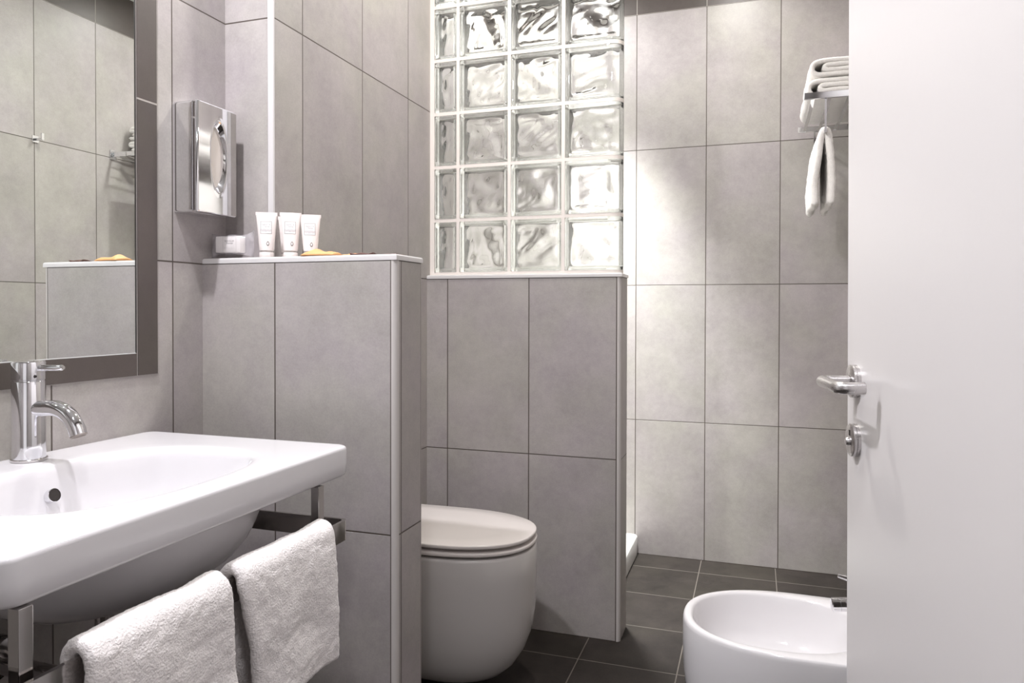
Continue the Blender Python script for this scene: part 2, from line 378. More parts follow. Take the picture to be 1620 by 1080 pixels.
# tap
t = thing('basin_tap', 'chrome single-lever mixer tap on the back rim of the washbasin', 'tap', (-1.2, .935, .828))
tx, ty, tz = -1.2040, .934, .8283
obj('base_ring', LA([(.0272, 0), (.0280, .001), (.0280, .0040), (.0270, .0050)], (tx, ty, tz), n=48), CHROMED, t, True, 40)
obj('tap_body', LA([(.0258, .0050), (.0258, .1385), (.0251, .1395)], (tx, ty, tz), n=48), CHROME, t, True, 40)
obj('tap_cap', LA([(.0248, .1395), (.0248, .1415), (.0260, .1425), (.0260, .171), (.0247, .1735), (.0001, .1745)], (tx, ty, tz), n=48), CHROME, t, True, 40)
sp_ = [(tx+.012, ty, .919)] + bez((tx+.055, ty, .9225), (tx+.100, ty, .922), (tx+.1145, ty, .879), 14)
obj('spout', SW(sp_, .0136, 28), CHROME, t, True, 50)
e0, e1 = Vector(sp_[-2]), Vector(sp_[-1]); dd = (e1-e0).normalized()
obj('aerator', LA([(.0136, 0), (.0138, .0015), (.0112, .003), (.0098, .001), (.0001, .0005)], e1, dd, 28), simple('aerator_grey', (.25, .22, .2), .5, metal=.5), t, True, 40)
obj('lever', SW([(tx+.02, ty, .9905), (tx+.077, ty, .9925), (tx+.081, ty, .9927)], [.0052, .0052, .0035], 20), CHROME, t, True, 50)
obj('temperature_mark', LA([(.0035, 0), (.0001, .0004)], (tx+.0250, ty-.0065, .9765), (1, -.2, 0), 16), BLACK, t)

# ------------------------------------------------------------------ towel rail under the basin
t = thing('towel_rail', 'chrome flat-bar towel rail frame hanging below the washbasin', 'towel rail', (-.9, .9, .66))
RX0, RX1, RY0, RY1, RZ0, RZ1 = -1.235, -.738, .553, 1.2165, .654, .692
def bandframe(x0, x1, y0, y1, z0, z1, th, r=.012):
    o = rrect((x0+x1)/2, (y0+y1)/2, (x1-x0)/2, (y1-y0)/2, r, 6)
    cx, cy = (x0+x1)/2, (y0+y1)/2
    ins = [(cx+(x-cx)*(1-th/((x1-x0)/2)), cy+(y-cy)*(1-th/((y1-y0)/2))) for x, y in o]
    bm = bmesh.new(); seq = [(o, z0), (o, z1), (ins, z1), (ins, z0)]
    R = [[bm.verts.new((x, y, z)) for x, y in ring] for ring, z in seq]
    n = len(o)
    for k in range(4):
        a, c = R[k], R[(k+1) % 4]
        for i in range(n): bm.faces.new((a[i], a[(i+1) % n], c[(i+1) % n], c[i]))
    bmesh.ops.recalc_face_normals(bm, faces=bm.faces); return bm
obj('rail_frame', bandframe(RX0, RX1, RY0, RY1, RZ0, RZ1, .006), CHROMED, t, True, 40)
for px, py in ((-.762, .580), (-.762, 1.1495)):
    obj('hanger_post', B(px-.0085, px+.0085, py-.0085, py+.0085, RZ0+.002, .7686, bev=.001), CHROMED, t)
for py in (.64, 1.14):
    obj('wall_bracket', B(XL+.0005, RX0+.002, py-.012, py+.012, RZ0+.004, RZ1-.004, bev=.001), CHROMED, t)

# drain trap and valves under the basin
t = thing('drain_trap', 'chrome bottle trap and waste pipe under the washbasin', 'drain trap', (-1.05, .9, .4))
obj('tail_pipe', LA([(.016, .625), (.016, .50)], (-1.0, .905, 0), n=28), CHROMED, t, True, 40)
obj('bottle', LA([(.020, .42), (.033, .425), (.034, .44), (.034, .50), (.030, .508), (.020, .512)], (-1.0, .905, 0), n=36), CHROMED, t, True, 40)
obj('wall_pipe', SW([(-1.03, .905, .478), (XL+.001, .905, .478)], .016), CHROMED, t, True, 50)
obj('rosette', LA([(.034, 0), (.033, .006), (.018, .012)], (XL+.0005, .905, .478), (1, 0, 0), 36), CHROMED, t, True, 40)
for k, (vy, lab) in enumerate(((.865, 'small chrome angle valve on the tiled wall under the basin, nearer the left'), (1.07, 'small chrome angle valve under the basin, farther right'))):
    t = thing('angle_valve', lab, 'valve', (XL, vy, .50), 'angle valves under the washbasin')
    vz = .535
    obj('rosette', LA([(.027, 0), (.026, .006), (.012, .010)], (XL+.0005, vy, vz), (1, 0, 0), 32), CHROMED, t, True, 40)
    obj('valve_body', LA([(.011, .008), (.011, .045), (.013, .046), (.013, .062), (.010, .064)], (XL, vy, vz), (1, 0, 0), 28), CHROMED, t, True, 40)
    obj('valve_handle', LA([(.012, .062), (.019, .066), (.019, .084), (.016, .088), (.0001, .089)], (XL, vy, vz), (1, 0, 0), 28), CHROMED, t, True, 40)
    obj('supply_pipe', SW([(XL+.054, vy, vz+.008), (XL+.054, vy, vz+.05), (XL+.09, (vy+.925)/2, .60), (XL+.12, .93, .648)], .0055, 14), CHROMED, t, True, 60)

# ------------------------------------------------------------------ terry towels
def fuzz(co, a, s, seed):
    p = Vector((co[0]*s+seed, co[1]*s, co[2]*s)); return a*mnoise.noise(p)
def draped(name, mat, path, y0, y1, th, seed, label, cat, group, dy=.004, ripple=.004, wob=.0, hem=True):
    """a thick towel whose middle line follows path (x, z, yshift0, yshift1) and spans y0..y1"""
    pts = []
    for i in range(len(path)-1):
        a, c = path[i], path[i+1]; d = math.dist(a[:2], c[:2]); k = max(1, int(d/dy))
        for j in range(k): pts.append([a[q]+(c[q]-a[q])*j/k for q in range(4)])
    pts.append(list(path[-1]))
    # smooth
    for _ in range(5):
        pts = [pts[0]] + [[(pts[i-1][q]+2*pts[i][q]+pts[i+1][q])/4 for q in range(4)] for i in range(1, len(pts)-1)] + [pts[-1]]
    ny = int((y1-y0)/dy); outs = []
    n = len(pts); rings = []
    for i, p in enumerate(pts):
        a = pts[max(i-1, 0)]; c = pts[min(i+1, n-1)]
        tx_, tz_ = c[0]-a[0], c[1]-a[1]; l = math.hypot(tx_, tz_) or 1; nx, nz = tz_/l, -tx_/l
        s = i/(n-1)
        endf = min(1, min(s, 1-s)*n*dy/(th*.5)); endf = math.sqrt(max(.04, 1-(1-endf)**2))
        ring = []
        ya, yb = y0+p[2], y1+p[3]
        m = ny
        half = []
        for side in (1, -1):
            for j in range(m+1):
                v = j/m if side == 1 else 1-j/m
                e = min(v, 1-v)*(yb-ya)/(th*.55); ef = math.sqrt(max(.0, 1-(1-min(1, e))**2))
                if side == -1 and j in (0, m): continue
                h = th/2*endf*max(.0, ef)
                y = ya+(yb-ya)*v
                rp = ripple*math.sin(y*34+seed*3+s*2)*(.3+abs(s-.5)*1.4) + fuzz((p[0]*1+s*.3, y, p[1]), ripple*1.2, 14, seed)
                x = p[0]+nx*(side*h+rp); z = p[1]+nz*(side*h+rp)
                f = .0011
                x += fuzz((x, y, z), f, 260, seed+9) + fuzz((x, y, z), .0014, 70, seed+3)
                z += fuzz((x, y, z), f, 260, seed+19); y += fuzz((x, y, z), f, 260, seed+29)
                ring.append((x, y, z))
        rings.append(ring)
    bm = L(rings)
    o = obj(name, bm, mat, None, True); tag(o, label, cat, group); return o
rt = RZ1
def over_rail(front_bottom, back_bottom, zoff=0, shf=(0, 0), shb=(0, 0)):
    x = (RX1-.003)
    return [(x+.026, front_bottom, *shf), (x+.024, (front_bottom+rt)/2, shf[0]*.6, shf[1]*.6), (x+.019, rt-.02, 0, 0), (x+.015, rt+.006, 0, 0), (x, rt+.016, 0, 0),
            (x-.015, rt+.006, 0, 0), (x-.018, rt-.03, 0, 0), (x-.020, back_bottom, *shb)]
draped('hand_towel', TOWEL, over_rail(.465, .49, shf=(.034, -.004)), .888, 1.139, .019, 2.0,
       'light grey terry towel folded over the rail, farther from the camera, by the tiled wall', 'towel', 'towels on the rail under the basin')
draped('hand_towel', TOWEL, over_rail(.46, .48, shf=(-.01, .001)), .627, .866, .019, 7.0,
       'light grey terry towel folded over the rail, nearer the camera', 'towel', 'towels on the rail under the basin')

# ------------------------------------------------------------------ tissue dispenser
DX, DY0, DY1, DZ0, DZ1 = -1.188, 1.3235, 1.4535, 1.312, 1.564
t = thing('tissue_dispenser', 'chrome wall-mounted tissue dispenser with an oval opening, beside the mirror', 'tissue dispenser', (XL, 1.39, DZ0))
# housing: deeper at the wall, slightly chamfered front
bm = bmesh.new()
def yz(x, i, r): return [(x, y, z) for y, z in rrect((DY0+DY1)/2, (DZ0+DZ1)/2, (DY1-DY0)/2-i, (DZ1-DZ0)/2-i, r, 5)]
loft(bm, [yz(XL+.0005, 0, .006), yz(DX-.0150, 0, .006), yz(DX-.0145, .0012, .005)]); bmesh.ops.recalc_face_normals(bm, faces=bm.faces)
obj('housing', bm, CHROME, t, True, 30)
oc_y, oc_z = 1.3925, 1.447
ring0 = rrect((DY0+DY1)/2, (DZ0+DZ1)/2, (DY1-DY0)/2-.004, (DZ1-DZ0)/2-.003, .005, 5)
tho = [math.atan2(z-oc_z, y-oc_y) for y, z in ring0]
def ov(x, s): return [(x, *sup(oc_y, oc_z, .0262*s, .081*s, 2.0, th)) for th in tho]
cy_, cz_ = (DY0+DY1)/2, (DZ0+DZ1)/2
def rg_(x, k): return [(x, y-k*(1 if y > cy_ else -1)*min(1, abs(y-cy_)/.05), z-k*(1 if z > cz_ else -1)*min(1, abs(z-cz_)/.11)) for y, z in ring0]
pl = [rg_(DX-.0143, -.0028), rg_(DX-.0035, -.0028), rg_(DX-.001, -.002), rg_(DX, .0), rg_(DX, .002), ov(DX, 1.20), ov(DX, 1.14), ov(DX+.0004, 1.08), ov(DX, 1.02), ov(DX-.003, .97), ov(DX-.0115, .86)]
bm = bmesh.new(); loft(bm, pl, cap0=False, cap1=False); bmesh.ops.recalc_face_normals(bm, faces=bm.faces)
obj('front_cover', bm, CHROME, t, True, 14)
bm = bmesh.new(); loft(bm, [ov(DX-.0113, .875), ov(DX-.0090, .5), ov(DX-.0085, .1)], cap0=False); bmesh.ops.recalc_face_normals(bm, faces=bm.faces)
obj('tissue', bm, TISSUE, t, True)
obj('side_band', B(DX-.001, DX+.0003, DY1-.0195, DY1-.002, DZ0+.004, DZ1-.004, bev=.0001), CHROMED, t)
obj('edge_strip', LA([(.0045, 0), (.0045, DZ1-DZ0-.006), (.003, DZ1-DZ0-.004)], (DX-.0045, DY0+.004, DZ0+.003), n=20), CHROME, t, True, 40)

# ------------------------------------------------------------------ toiletries on the ledge
ZL = 1.2137
def text(body, size, mat, parent, mtx, ext=.00004, spacing=1.0, bold=0):
    c = bpy.data.curves.new('lettering', 'FONT'); c.body = body; c.size = size; c.align_x = 'CENTER'; c.align_y = 'CENTER'
    c.extrude = ext; c.space_character = spacing; c.offset = bold
    o = bpy.data.objects.new('lettering', c); C.objects.link(o)
    bpy.context.view_layer.update()
    me = bpy.data.meshes.new_from_object(o.evaluated_get(bpy.context.evaluated_depsgraph_get()))
    bpy.data.objects.remove(o); me.materials.clear(); me.materials.append(mat)
    me.transform(mtx)
    o = bpy.data.objects.new('lettering', me); C.objects.link(o); o.parent = parent
    return o
def tube(x, y, rz, s, label):
    t = thing('toiletry_tube', label, 'tube', (0, 0, 0), 'white toiletry tubes on the ledge')
    H = .105*s; prof = []
    bm = bmesh.new(); rings = []; N = 40
    for k in range(17):
        h = .0175+(H-.0175)*k/16; q = k/16
        a = .0166+(.0243-.0166)*q**1.1; b2 = .0158*(1-q)**.75+.0012
        if k == 0: a *= .96; b2 *= .96
        rings.append([(a*math.cos(2*math.pi*i/N), b2*math.sin(2*math.pi*i/N), h) for i in range(N)])
    loft(bm, rings); bmesh.ops.recalc_face_normals(bm, faces=bm.faces)
    body = obj('tube_body', bm, TUBEM, t, True, 50)
    obj('crimp', B(-.0247, .0247, -.0012, .0012, H-.0075, H+.0005, bev=.0004), TUBEM, t)
    obj('cap', LA([(.0158, 0), (.0165, .001), (.0167, .012), (.016, .0135), (.0001, .0136)], (0, 0, 0), n=40), TUBEM, t, True, 40)
    obj('neck', LA([(.0146, .0135), (.0146, .0176)], (0, 0, 0), n=32), simple('neck_grey', (.45, .42, .40), .4), t, True, 40)
    # label on the front (local -Y); follows the tapering front of the tube
    def fy(h, xx=0):
        q = (h-.0175)/(H-.0175); a = .0166+(.0243-.0166)*q**1.1; b2 = .0158*(1-q)**.75+.0012
        return -b2*math.sqrt(max(0, 1-(xx/a)**2))
    def patch(name, x0, x1, z0, z1, mat, off):
        bm = bmesh.new(); G = [[bm.verts.new((x0+(x1-x0)*i/8, fy(z0+(z1-z0)*j/6, x0+(x1-x0)*i/8)-off, z0+(z1-z0)*j/6)) for i in range(9)] for j in range(7)]
        for j in range(6):
            for i in range(8): bm.faces.new((G[j][i], G[j][i+1], G[j+1][i+1], G[j+1][i]))
        return obj(name, bm, mat, t, True)
    u = s
    patch('label_border', -.0133, .0120, .0556*u, .0840*u, INKL, .0003)
    patch('label_panel', -.0125, .0112, .0563*u, .0832*u, LABELM, .0005)
    patch('label_line', -.0125, .0112, .0628*u, .0631*u, INKL, .0007); 
    def tm(x_, h): 
        sl = math.atan2(fy(h+.004)-fy(h-.004), .008)
        return Matrix.Translation((x_, fy(h)-.0009, h)) @ Matrix.Rotation(math.radians(90)-sl, 4, 'X')
    text('NAHLIA', .0045, INKL, t, tm(-.0006, .0765*u), spacing=1.25)
    text('Thermae', .0036, INKL, t, tm(.0004, .0722*u))
    text('SHAMPOO DOCCIA', .0026, INKL, t, tm(-.0006, .0648*u))
    text('HAIR & BODY WASH', .0023, INKL, t, tm(-.0006, .0610*u))
    # drop mark
    for sc_, m_, off in ((1, INK, .0006), (.62, TUBEM, .0009)):
        pts = []
        for i in range(25):
            a = 2*math.pi*i/24; r = .0027*(1-.0*math.sin(a))
            zz = .0056*(math.sin(a)); xx = .0034*math.cos(a)*(1-max(0, math.sin(a)))**.6 if math.sin(a) > 0 else .0034*math.cos(a)
            pts.append((xx*sc_, zz*sc_))
        bm = bmesh.new(); bm.faces.new([bm.verts.new((px_+.0035, fy(.033*u+pz_, px_+.0035)-off, .033*u+pz_)) for px_, pz_ in pts[:-1]])
        obj('drop_mark' if off < .0008 else 'drop_center', bm, m_, t)
    t.location = (x, y, ZL); t.rotation_euler = (0, 0, rz)
    return t
tube(-1.1015, 1.452, math.radians(34), 1.03, 'white toiletry tube beside the wrapped soap, leftmost of the tubes')
tube(-1.0875, 1.517, math.radians(30), 1.0, 'white toiletry tube standing half hidden behind another tube')
tube(-1.051, 1.475, math.radians(34), 1.03, 'white toiletry tube in front, covering the tube behind it')
tube(-1.013, 1.500, math.radians(30), 1.0, 'white toiletry tube with its cap behind the kraft sachet, rightmost of the tubes')

# soap in clear film
t = thing('wrapped_soap', 'small boxed soap in clear film wrapper in the corner of the ledge', 'soap', (0, 0, 0))
bx = obj('soap_box', B(-.032, .036, -.010, .012, .014, .053, bev=.0025), SOAPM, t, True, 40)
bm = bmesh.new()
def rect(bm, x0, x1, z0, z1, y): bm.faces.new([bm.verts.new(p) for p in ((x0, y, z0), (x1, y, z0), (x1, y, z1), (x0, y, z1))])
for a in ((-.0117, -.0113, .0155, .0515), (.0243, .0247, .0155, .0515), (-.0117, .0247, .0153, .0156), (-.0117, .0247, .0512, .0515), (-.0095, .004, .0265, .0269), (.006, .0225, .0265, .0267), (-.0095, -.001, .0232, .0236), (.001, .0225, .0232, .0234)):
    rect(bm, *a, -.0102)
obj('printed_frame', bm, INKL, t)
RX = Matrix.Rotation(math.radians(90), 4, 'X')
text('NAHLIA', .0062, INK, t, Matrix.Translation((.0065, -.0103, .0415)) @ RX, spacing=1.2)
text('Thermae', .0050, INK, t, Matrix.Translation((.0068, -.0103, .0362)) @ RX)
random.seed(4)
rings = []; N = 28
for k in range(25):
    q = -1+2*k/24; xx = .0565*q+.0085
    e = abs(q)
    if e < .58: hy, hz, zc = .0145, .0230, .0335
    else:
        u_ = (e-.58)/.42; hy = .0145*(1-u_)+.0012; hz = .0230+.004*u_+(.004 if q > 0 else .002)*u_; zc = .0325
    ring = []
    for i in range(N):
        a = 2*math.pi*i/N; px_, pz_ = sup(0, 0, hy, hz, 3.5 if e < .6 else 2.2, a)
        zz = zc+pz_; d = fuzz((xx, px_, zz), .0045, 38, 3)
        ring.append((xx+d*.4, px_+d, max(.0006, zz+d*.7)))
    rings.append(ring)
obj('film_wrapper', L(rings), FILM, t, True)
t.location = (-1.199, 1.441, ZL); t.rotation_euler = (0, 0, math.radians(4))

# sachets
def sachet(x, y, rz, lx, ly, h, mat, label, seed):
    bm = bmesh.new(); nx, ny = 26, 18; V = {}
    for s in (0, 1):
        for i in range(nx+1):
            for j in range(ny+1):
                u_, v_ = i/nx*2-1, j/ny*2-1
                if s == 0 and (i in (0, nx) or j in (0, ny)): V[(0, i, j)] = None; continue
                pr_ = max(0, (1-abs(u_)**3))*max(0, (1-abs(v_)**3)); pr_ = pr_**.6 if pr_ > 0 else 0
                cr = fuzz((u_*lx*.5, v_*ly*.5, seed), .006, 30, seed)
                z = .0012+h*pr_*(.75 if s else .0)+ (max(0, cr)*pr_*2 if s else 0) + .003*max(0, abs(u_)-.6)*(1+math.sin(seed+v_*2))*2
                if s == 0: z = .0004+.0
                V[(s, i, j)] = bm.verts.new((u_*lx/2, v_*ly/2, z))
    for i in range(nx+1):
        for j in range(ny+1):
            if V[(0, i, j)] is None: V[(0, i, j)] = V[(1, i, j)]
    for s in (0, 1):
        for i in range(nx):
            for j in range(ny):
                q = [V[(s, i, j)], V[(s, i+1, j)], V[(s, i+1, j+1)], V[(s, i, j+1)]]
                if s == 0: q.reverse()
                bm.faces.new(q)
    bmesh.ops.recalc_face_normals(bm, faces=bm.faces)
    o = obj('sachet', bm, mat, None, True); o.location = (x, y, ZL); o.rotation_euler = (0, 0, rz)
    tag(o, label, 'sachet', 'paper sachets on the ledge'); return o
sachet(-.943, 1.441, .10, .082, .052, .0125, KRAFT, 'orange kraft paper sachet lying just right of the white tubes', 1)
sachet(-.893, 1.492, -.12, .074, .050, .0085, KRAFT, 'flatter orange kraft sachet between the puffy kraft one and the dark ones', 2.3)
sachet(-.835, 1.445, .12, .056, .040, .0035, DARKP, 'dark reddish brown sachet lying flat beside the kraft sachets', 3)
sachet(-.795, 1.490, -.05, .060, .044, .0045, DARKP, 'dark brown sachet nearest the free end of the ledge', 4.4)

# ------------------------------------------------------------------ glass block screen
t = thing('glass_block_screen', 'wavy clear glass block screen standing on the low tiled wall', 'glass block screen', (-.76, 2.44, 1.2138))
GY0, GY1 = 2.385, 2.465
GX = [-1.1005, -1.0035, -.8115, -.619, -.4215]; GZ = [1.2185 + .19*k for k in range(8)]
MG = .0062
bm = bmesh.new()
for k, x in enumerate(GX[:-1]):
    x0, x1 = (XS+.0003, x+MG) if k == 0 else (x-MG, x+MG)
    box(bm, x0, x1, GY0+.003, GY1-.003, GZ[0]-.004, ZC)
for k, z in enumerate(GZ):
    z0 = z-.004 if k == 0 else z-MG
    z1 = z+MG if k < 7 else ZC
    x0 = GX[0]; x1 = GX[4]
    # plan with a rounded free end
    R_ = .040
    fp = [(x0, GY0+.0032), (x1-R_, GY0+.0032)] + [(x1-R_+(R_+.001)*math.sin(a), GY0+.0032+(R_-.0032)*(1-math.cos(a))) for a in [math.pi/2*i/8 for i in range(1, 9)]] + \
         [(x1-R_+(R_+.001)*math.cos(a), GY1-.0032-(R_-.0032)*(1-math.sin(a))) for a in [math.pi/2*i/8 for i in range(0, 8)]] + [(x1-R_, GY1-.0032), (x0, GY1-.0032)]
    loft(bm, [[(x, y, zz) for x, y in fp] for zz in (z0, z1)])
bmesh.ops.recalc_face_normals(bm, faces=bm.faces)
obj('mortar_joints', bm, MORTAR, t, True, 30)
def block_mesh(wd, ht, end, seed):
    """hollow pressed glass block: two wavy panes joined by a thick rim, one mesh"""
    bm = bmesh.new(); hw, hh, D = wd/2, ht/2, (GY1-GY0)/2
    RR = .040
    def plan(s, depth):
        """x from -1..1 -> (x, y) on the surface with the rounded free end"""
        x = s*hw; y = -depth
        if end and x > hw-RR:
            a = min(1, (x-(hw-RR))/RR); y = -depth + (1-math.sqrt(max(0, 1-a*a*.985)))*min(RR, depth)*.97
        return x, y
    fr = .0185   # width of the thick rim
    n = 30
    wmul = random.Random(seed).uniform(-9, 9)
    def wave(x, z):
        p = Vector((x*20+wmul, z*14+wmul*1.7, seed*3.1)); q = Vector((x*13-z*10+wmul, z*17, seed))
        v = mnoise.noise(p)*1.0 + (1-2*abs(mnoise.noise(q)))*.8 + mnoise.noise(p*2.3)*.35
        e = min((hw-fr-abs(x)), (hh-fr-abs(z)))/.012
        return v*max(0, min(1, e))*.0070
    for sgn in (-1, 1):
        # each pane: outer skin + inner (wavy) skin, closed round its border
        O, I = [], []
        m_ = max(8, int(n*wd/.19))
        for i in range(m_+1):
            ro, ri = [], []
            for j in range(n+1):
                s = -1+2*i/m_; z = (-1+2*j/n)*hh
                # outer skin domed with a step near the rim
                x, y = plan(s, D)
                ed = min(hw-abs(s*hw), hh-abs(z)); st = min(1, max(0, ed-.009)/.006); st = st*st*(3-2*st)
                rnd = min(1, ed/.004); rnd = 1-math.sqrt(max(0, 1-(1-rnd)**2))
                y += .0030*st*(1 if not end or s < .6 else .4)+rnd*.003
                wi = wave(s*hw, z)
                xi, yi = plan(s*(1-.001), D)
                yi += .0115 + wi
                ro.append(bm.verts.new((x, sgn*-y if sgn > 0 else y, z))); ri.append(bm.verts.new((xi, sgn*-yi if sgn > 0 else yi, z)))
            O.append(ro); I.append(ri)
        for i in range(m_):
            for j in range(n):
                for G in (O, I):
                    f = bm.faces.new((G[i][j], G[i+1][j], G[i+1][j+1], G[i][j+1]))
        border = [(i, 0) for i in range(m_)] + [(m_, j) for j in range(n)] + [(i, n) for i in range(m_, 0, -1)] + [(0, j) for j in range(n, 0, -1)]
        for a, c in zip(border, border[1:]+border[:1]):
            bm.faces.new((O[a[0]][a[1]], O[c[0]][c[1]], I[c[0]][c[1]], I[a[0]][a[1]]))
    # rim between the panes
    k = 24
    def rr(hw_, hh_, y):
        pts = rrect(0, 0, hw_, hh_, .006, 3); return pts
    o_ = rrect(0, 0, hw-.0004, hh-.0004, .004, 3); cxs = [(x*(1-.013/hw), z*(1-.013/hh)) for x, z in o_]
    y0, y1 = -D+.0155, D-.0155
    seq = [(o_, y0), (o_, y1), (cxs, y1), (cxs, y0)]
    def bend(x, y):
        if end and x > hw-RR:
            a = min(1, (x-(hw-RR))/RR); q = math.sqrt(max(0, 1-a*a*.93)); return y*max(.35, q)
        return y
    R = [[bm.verts.new((x, bend(x, y), z)) for x, z in ring] for ring, y in seq]; nn = len(o_)
    for q in range(4):
        a, c = R[q], R[(q+1) % 4]
        for i in range(nn):
            f = bm.faces.new((a[i], a[(i+1) % nn], c[(i+1) % nn], c[i])); f.material_index = 1
    bmesh.ops.recalc_face_normals(bm, faces=bm.faces)
    me = bpy.data.meshes.new('glass_block'); bm.to_mesh(me); bm.free()
    me.materials.append(GLASS); me.materials.append(GLASSE); me.shade_smooth(); me.set_sharp_from_angle(angle=math.radians(40))
    return me
for c in range(4):
    wd = GX[c+1]-GX[c]-2*MG + (MG if c == 3 else 0); cx = (GX[c]+GX[c+1])/2 + (MG/2 if c == 3 else 0)
    me0 = block_mesh(wd+.0006, .19-2*MG+.0006, c == 3, 11+c)
    me1 = block_mesh(wd+.0006, .19-2*MG+.0006, c == 3, 31+c)
    for k in range(7):
        o = bpy.data.objects.new('glass_block', me0 if (k+c) % 2 == 0 else me1); C.objects.link(o)
        o.location = (cx, (GY0+GY1)/2, GZ[k]+.095); o.parent = t; o.matrix_parent_inverse = Matrix.Translation(-t.location)

# ------------------------------------------------------------------ toilet
t = thing('toilet', 'white wall-hung toilet with its lid closed, between the low walls', 'toilet', (XS, 1.962, .04))
TCX, TCY = -.872, 1.962
def tring(z, s=1.0, ins=0.0, rear=.150, tipin=0.0, n=44):
    a, b2 = (.282-ins)*1.0-tipin, .186-ins
    pts = []
    for i in range(n+1):
        th = -math.pi/2+math.pi*i/n
        x, y = sup(0, 0, a*s, b2*s, 2.35, th); pts.append((TCX+x, TCY+y, z))
    xw = XS+.0006+ (0 if s > .95 else 0)
    hw = rear*s
    m = 10
    p_last = pts[-1]
    back = []
    for i in range(1, m+1): q = i/m; back.append((p_last[0]+(xw-p_last[0])*q, p_last[1]+((TCY+(.186-ins)*s*.96)-p_last[1])*q, z))
    for i in range(1, 8): q = i/8; back.append((xw, TCY+(.186-ins)*s*.96*(1-2*q), z))
    f = pts[0]
    for i in range(0, m): q = i/m; back.append((xw+(f[0]-xw)*q, (TCY-(.186-ins)*s*.96)+(f[1]-(TCY-(.186-ins)*s*.96))*q, z))
    return pts+back
rings = [tring(.046, .44), tring(.047, .53), tring(.052, .62), tring(.066, .72), tring(.092, .815), tring(.13, .895), tring(.175, .950), tring(.235, .983), tring(.29, .993), tring(.35, 1.0), tring(.412, .998), tring(.4185, .990), tring(.4205, .975), tring(.4208, .90)]
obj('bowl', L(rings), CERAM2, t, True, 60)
def slab(z0, z1, ins, dome=0, r=.003, rear=-1.06):
    def rg(z, i):
        return [(max(x, rear), y, z) for x, y, z in tring(z, 1, i)]
    rs = [rg(z0, ins+r), rg(z0+r*.3, ins+r*.3), rg(z0+r, ins), rg(z1-r, ins), rg(z1-r*.3, ins+r*.3), rg(z1, ins+r)]
    if dome: 
        for k in (1, 2, 3): rs.append([(TCX+(x-TCX)*(1-.28*k), TCY+(y-TCY)*(1-.28*k), z1+dome*k/3) for x, y, z in rg(z1, ins+r)])
    return L(rs)
obj('seat_ring', slab(.4285, .4395, .0005), PLASTIC, t, True, 50)
obj('lid', slab(.4492, .4600, .002, dome=.002), PLASTIC, t, True, 50)
for (bx_, by_, z0, z1) in ((-.64, 1.905, .4205, .4287), (-.66, 2.06, .4205, .4287), (-.655, 1.90, .439, .4495), (-.90, 1.80, .4205, .4287), (-.90, 2.12, .4205, .4287)):
    obj('bumper', LA([(.006, z0), (.006, z1)], (bx_, by_, 0), n=16), PLASTIC, t, True, 40)
obj('hinge', B(-1.09, -1.045, 1.87, 2.05, .4203, .459, bev=.004), PLASTIC, t)

# ------------------------------------------------------------------ bidet
t = thing('bidet', 'white wall-hung bidet by the half-open door', 'bidet', (XR, 1.722, .05))
BCX, BCY = .095, 1.7215
def bring(z, s=1.0, ins=0.0, n=44):
    a, b2 = .2505-ins, .180-ins; pts = []
    for i in range(n+1):
        th = math.pi/2+math.pi*i/n; x, y = sup(0, 0, a*s, b2*s, 2.25, th); pts.append((BCX+x, BCY+y, z))
    xw = XR-.0006; l = pts[-1]; f = pts[0]; out = []
    for i in range(1, 11): q = i/10; out.append((l[0]+(xw-l[0])*q, l[1]+((BCY-b2*s*.97)-l[1])*q, z))
    for i in range(1, 8): q = i/8; out.append((xw, BCY-b2*s*.97*(1-2*q), z))
    for i in range(0, 10): q = i/10; out.append((xw+(f[0]-xw)*q, (BCY+b2*s*.97)+(f[1]-(BCY+b2*s*.97))*q, z))
    return pts+out
outr = [bring(.05, .42), bring(.052, .52), bring(.062, .62), bring(.085, .72), bring(.12, .82), bring(.165, .905), bring(.22, .965), bring(.28, .992), bring(.34, 1.0), bring(.388, .998), bring(.395, .993), bring(.3988, .984), bring(.400, .972)]
thb = [math.atan2(y-BCY, x-.075) for x, y, z in outr[-1]]
def bin_(s, z, dx=0): return [(*sup(.045+dx, BCY, .180*s, .150*s, 2.3, math.atan2(y-BCY, x-.045)), z) for x, y, _ in outr[-1]]
inn = [bin_(1.02, .3999), bin_(1.0, .3985), bin_(.988, .394), bin_(.96, .375), bin_(.93, .345), bin_(.88, .315), bin_(.78, .290), bin_(.6, .275), bin_(.35, .268), bin_(.08, .266)]
obj('bidet_body', L(outr+inn), CERAM3, t, True, 60)
obj('drain', LA([(.028, 0), (.03, .003), (.024, .006), (.0001, .007)], (.045, BCY, .267), n=28), CHROME, t, True, 40)
t = thing('bidet_tap', 'chrome bidet mixer tap on the rear rim of the bidet', 'tap', (.275, BCY, .40))
obj('tap_body', LA([(.025, 0), (.025, .004), (.0225, .006), (.0225, .075), (.020, .08)], (.275, BCY, .4002), n=36), CHROME, t, True, 40)
obj('spout', SW([(.265, BCY, .445), (.23, BCY-.004, .455), (.197, BCY-.008, .4585)], .010, 20), CHROME, t, True, 50)
obj('nozzle', LA([(.0135, 0), (.0148, .001), (.0148, .009), (.0140, .0095), (.0148, .010), (.0148, .020), (.0140, .0205), (.0148, .021), (.0148, .036), (.012, .038)], (.1975, BCY-.0085, .4580), (-1, -.12, -.10), 28), CHROME, t, True, 30)
obj('lever', SW(bez((.275, BCY, .482), (.25, BCY, .50), (.174, BCY+.002, .514), 8), [.009, .009, .008, .008, .007, .007, .006, .0055, .004], 16), CHROME, t, True, 50)

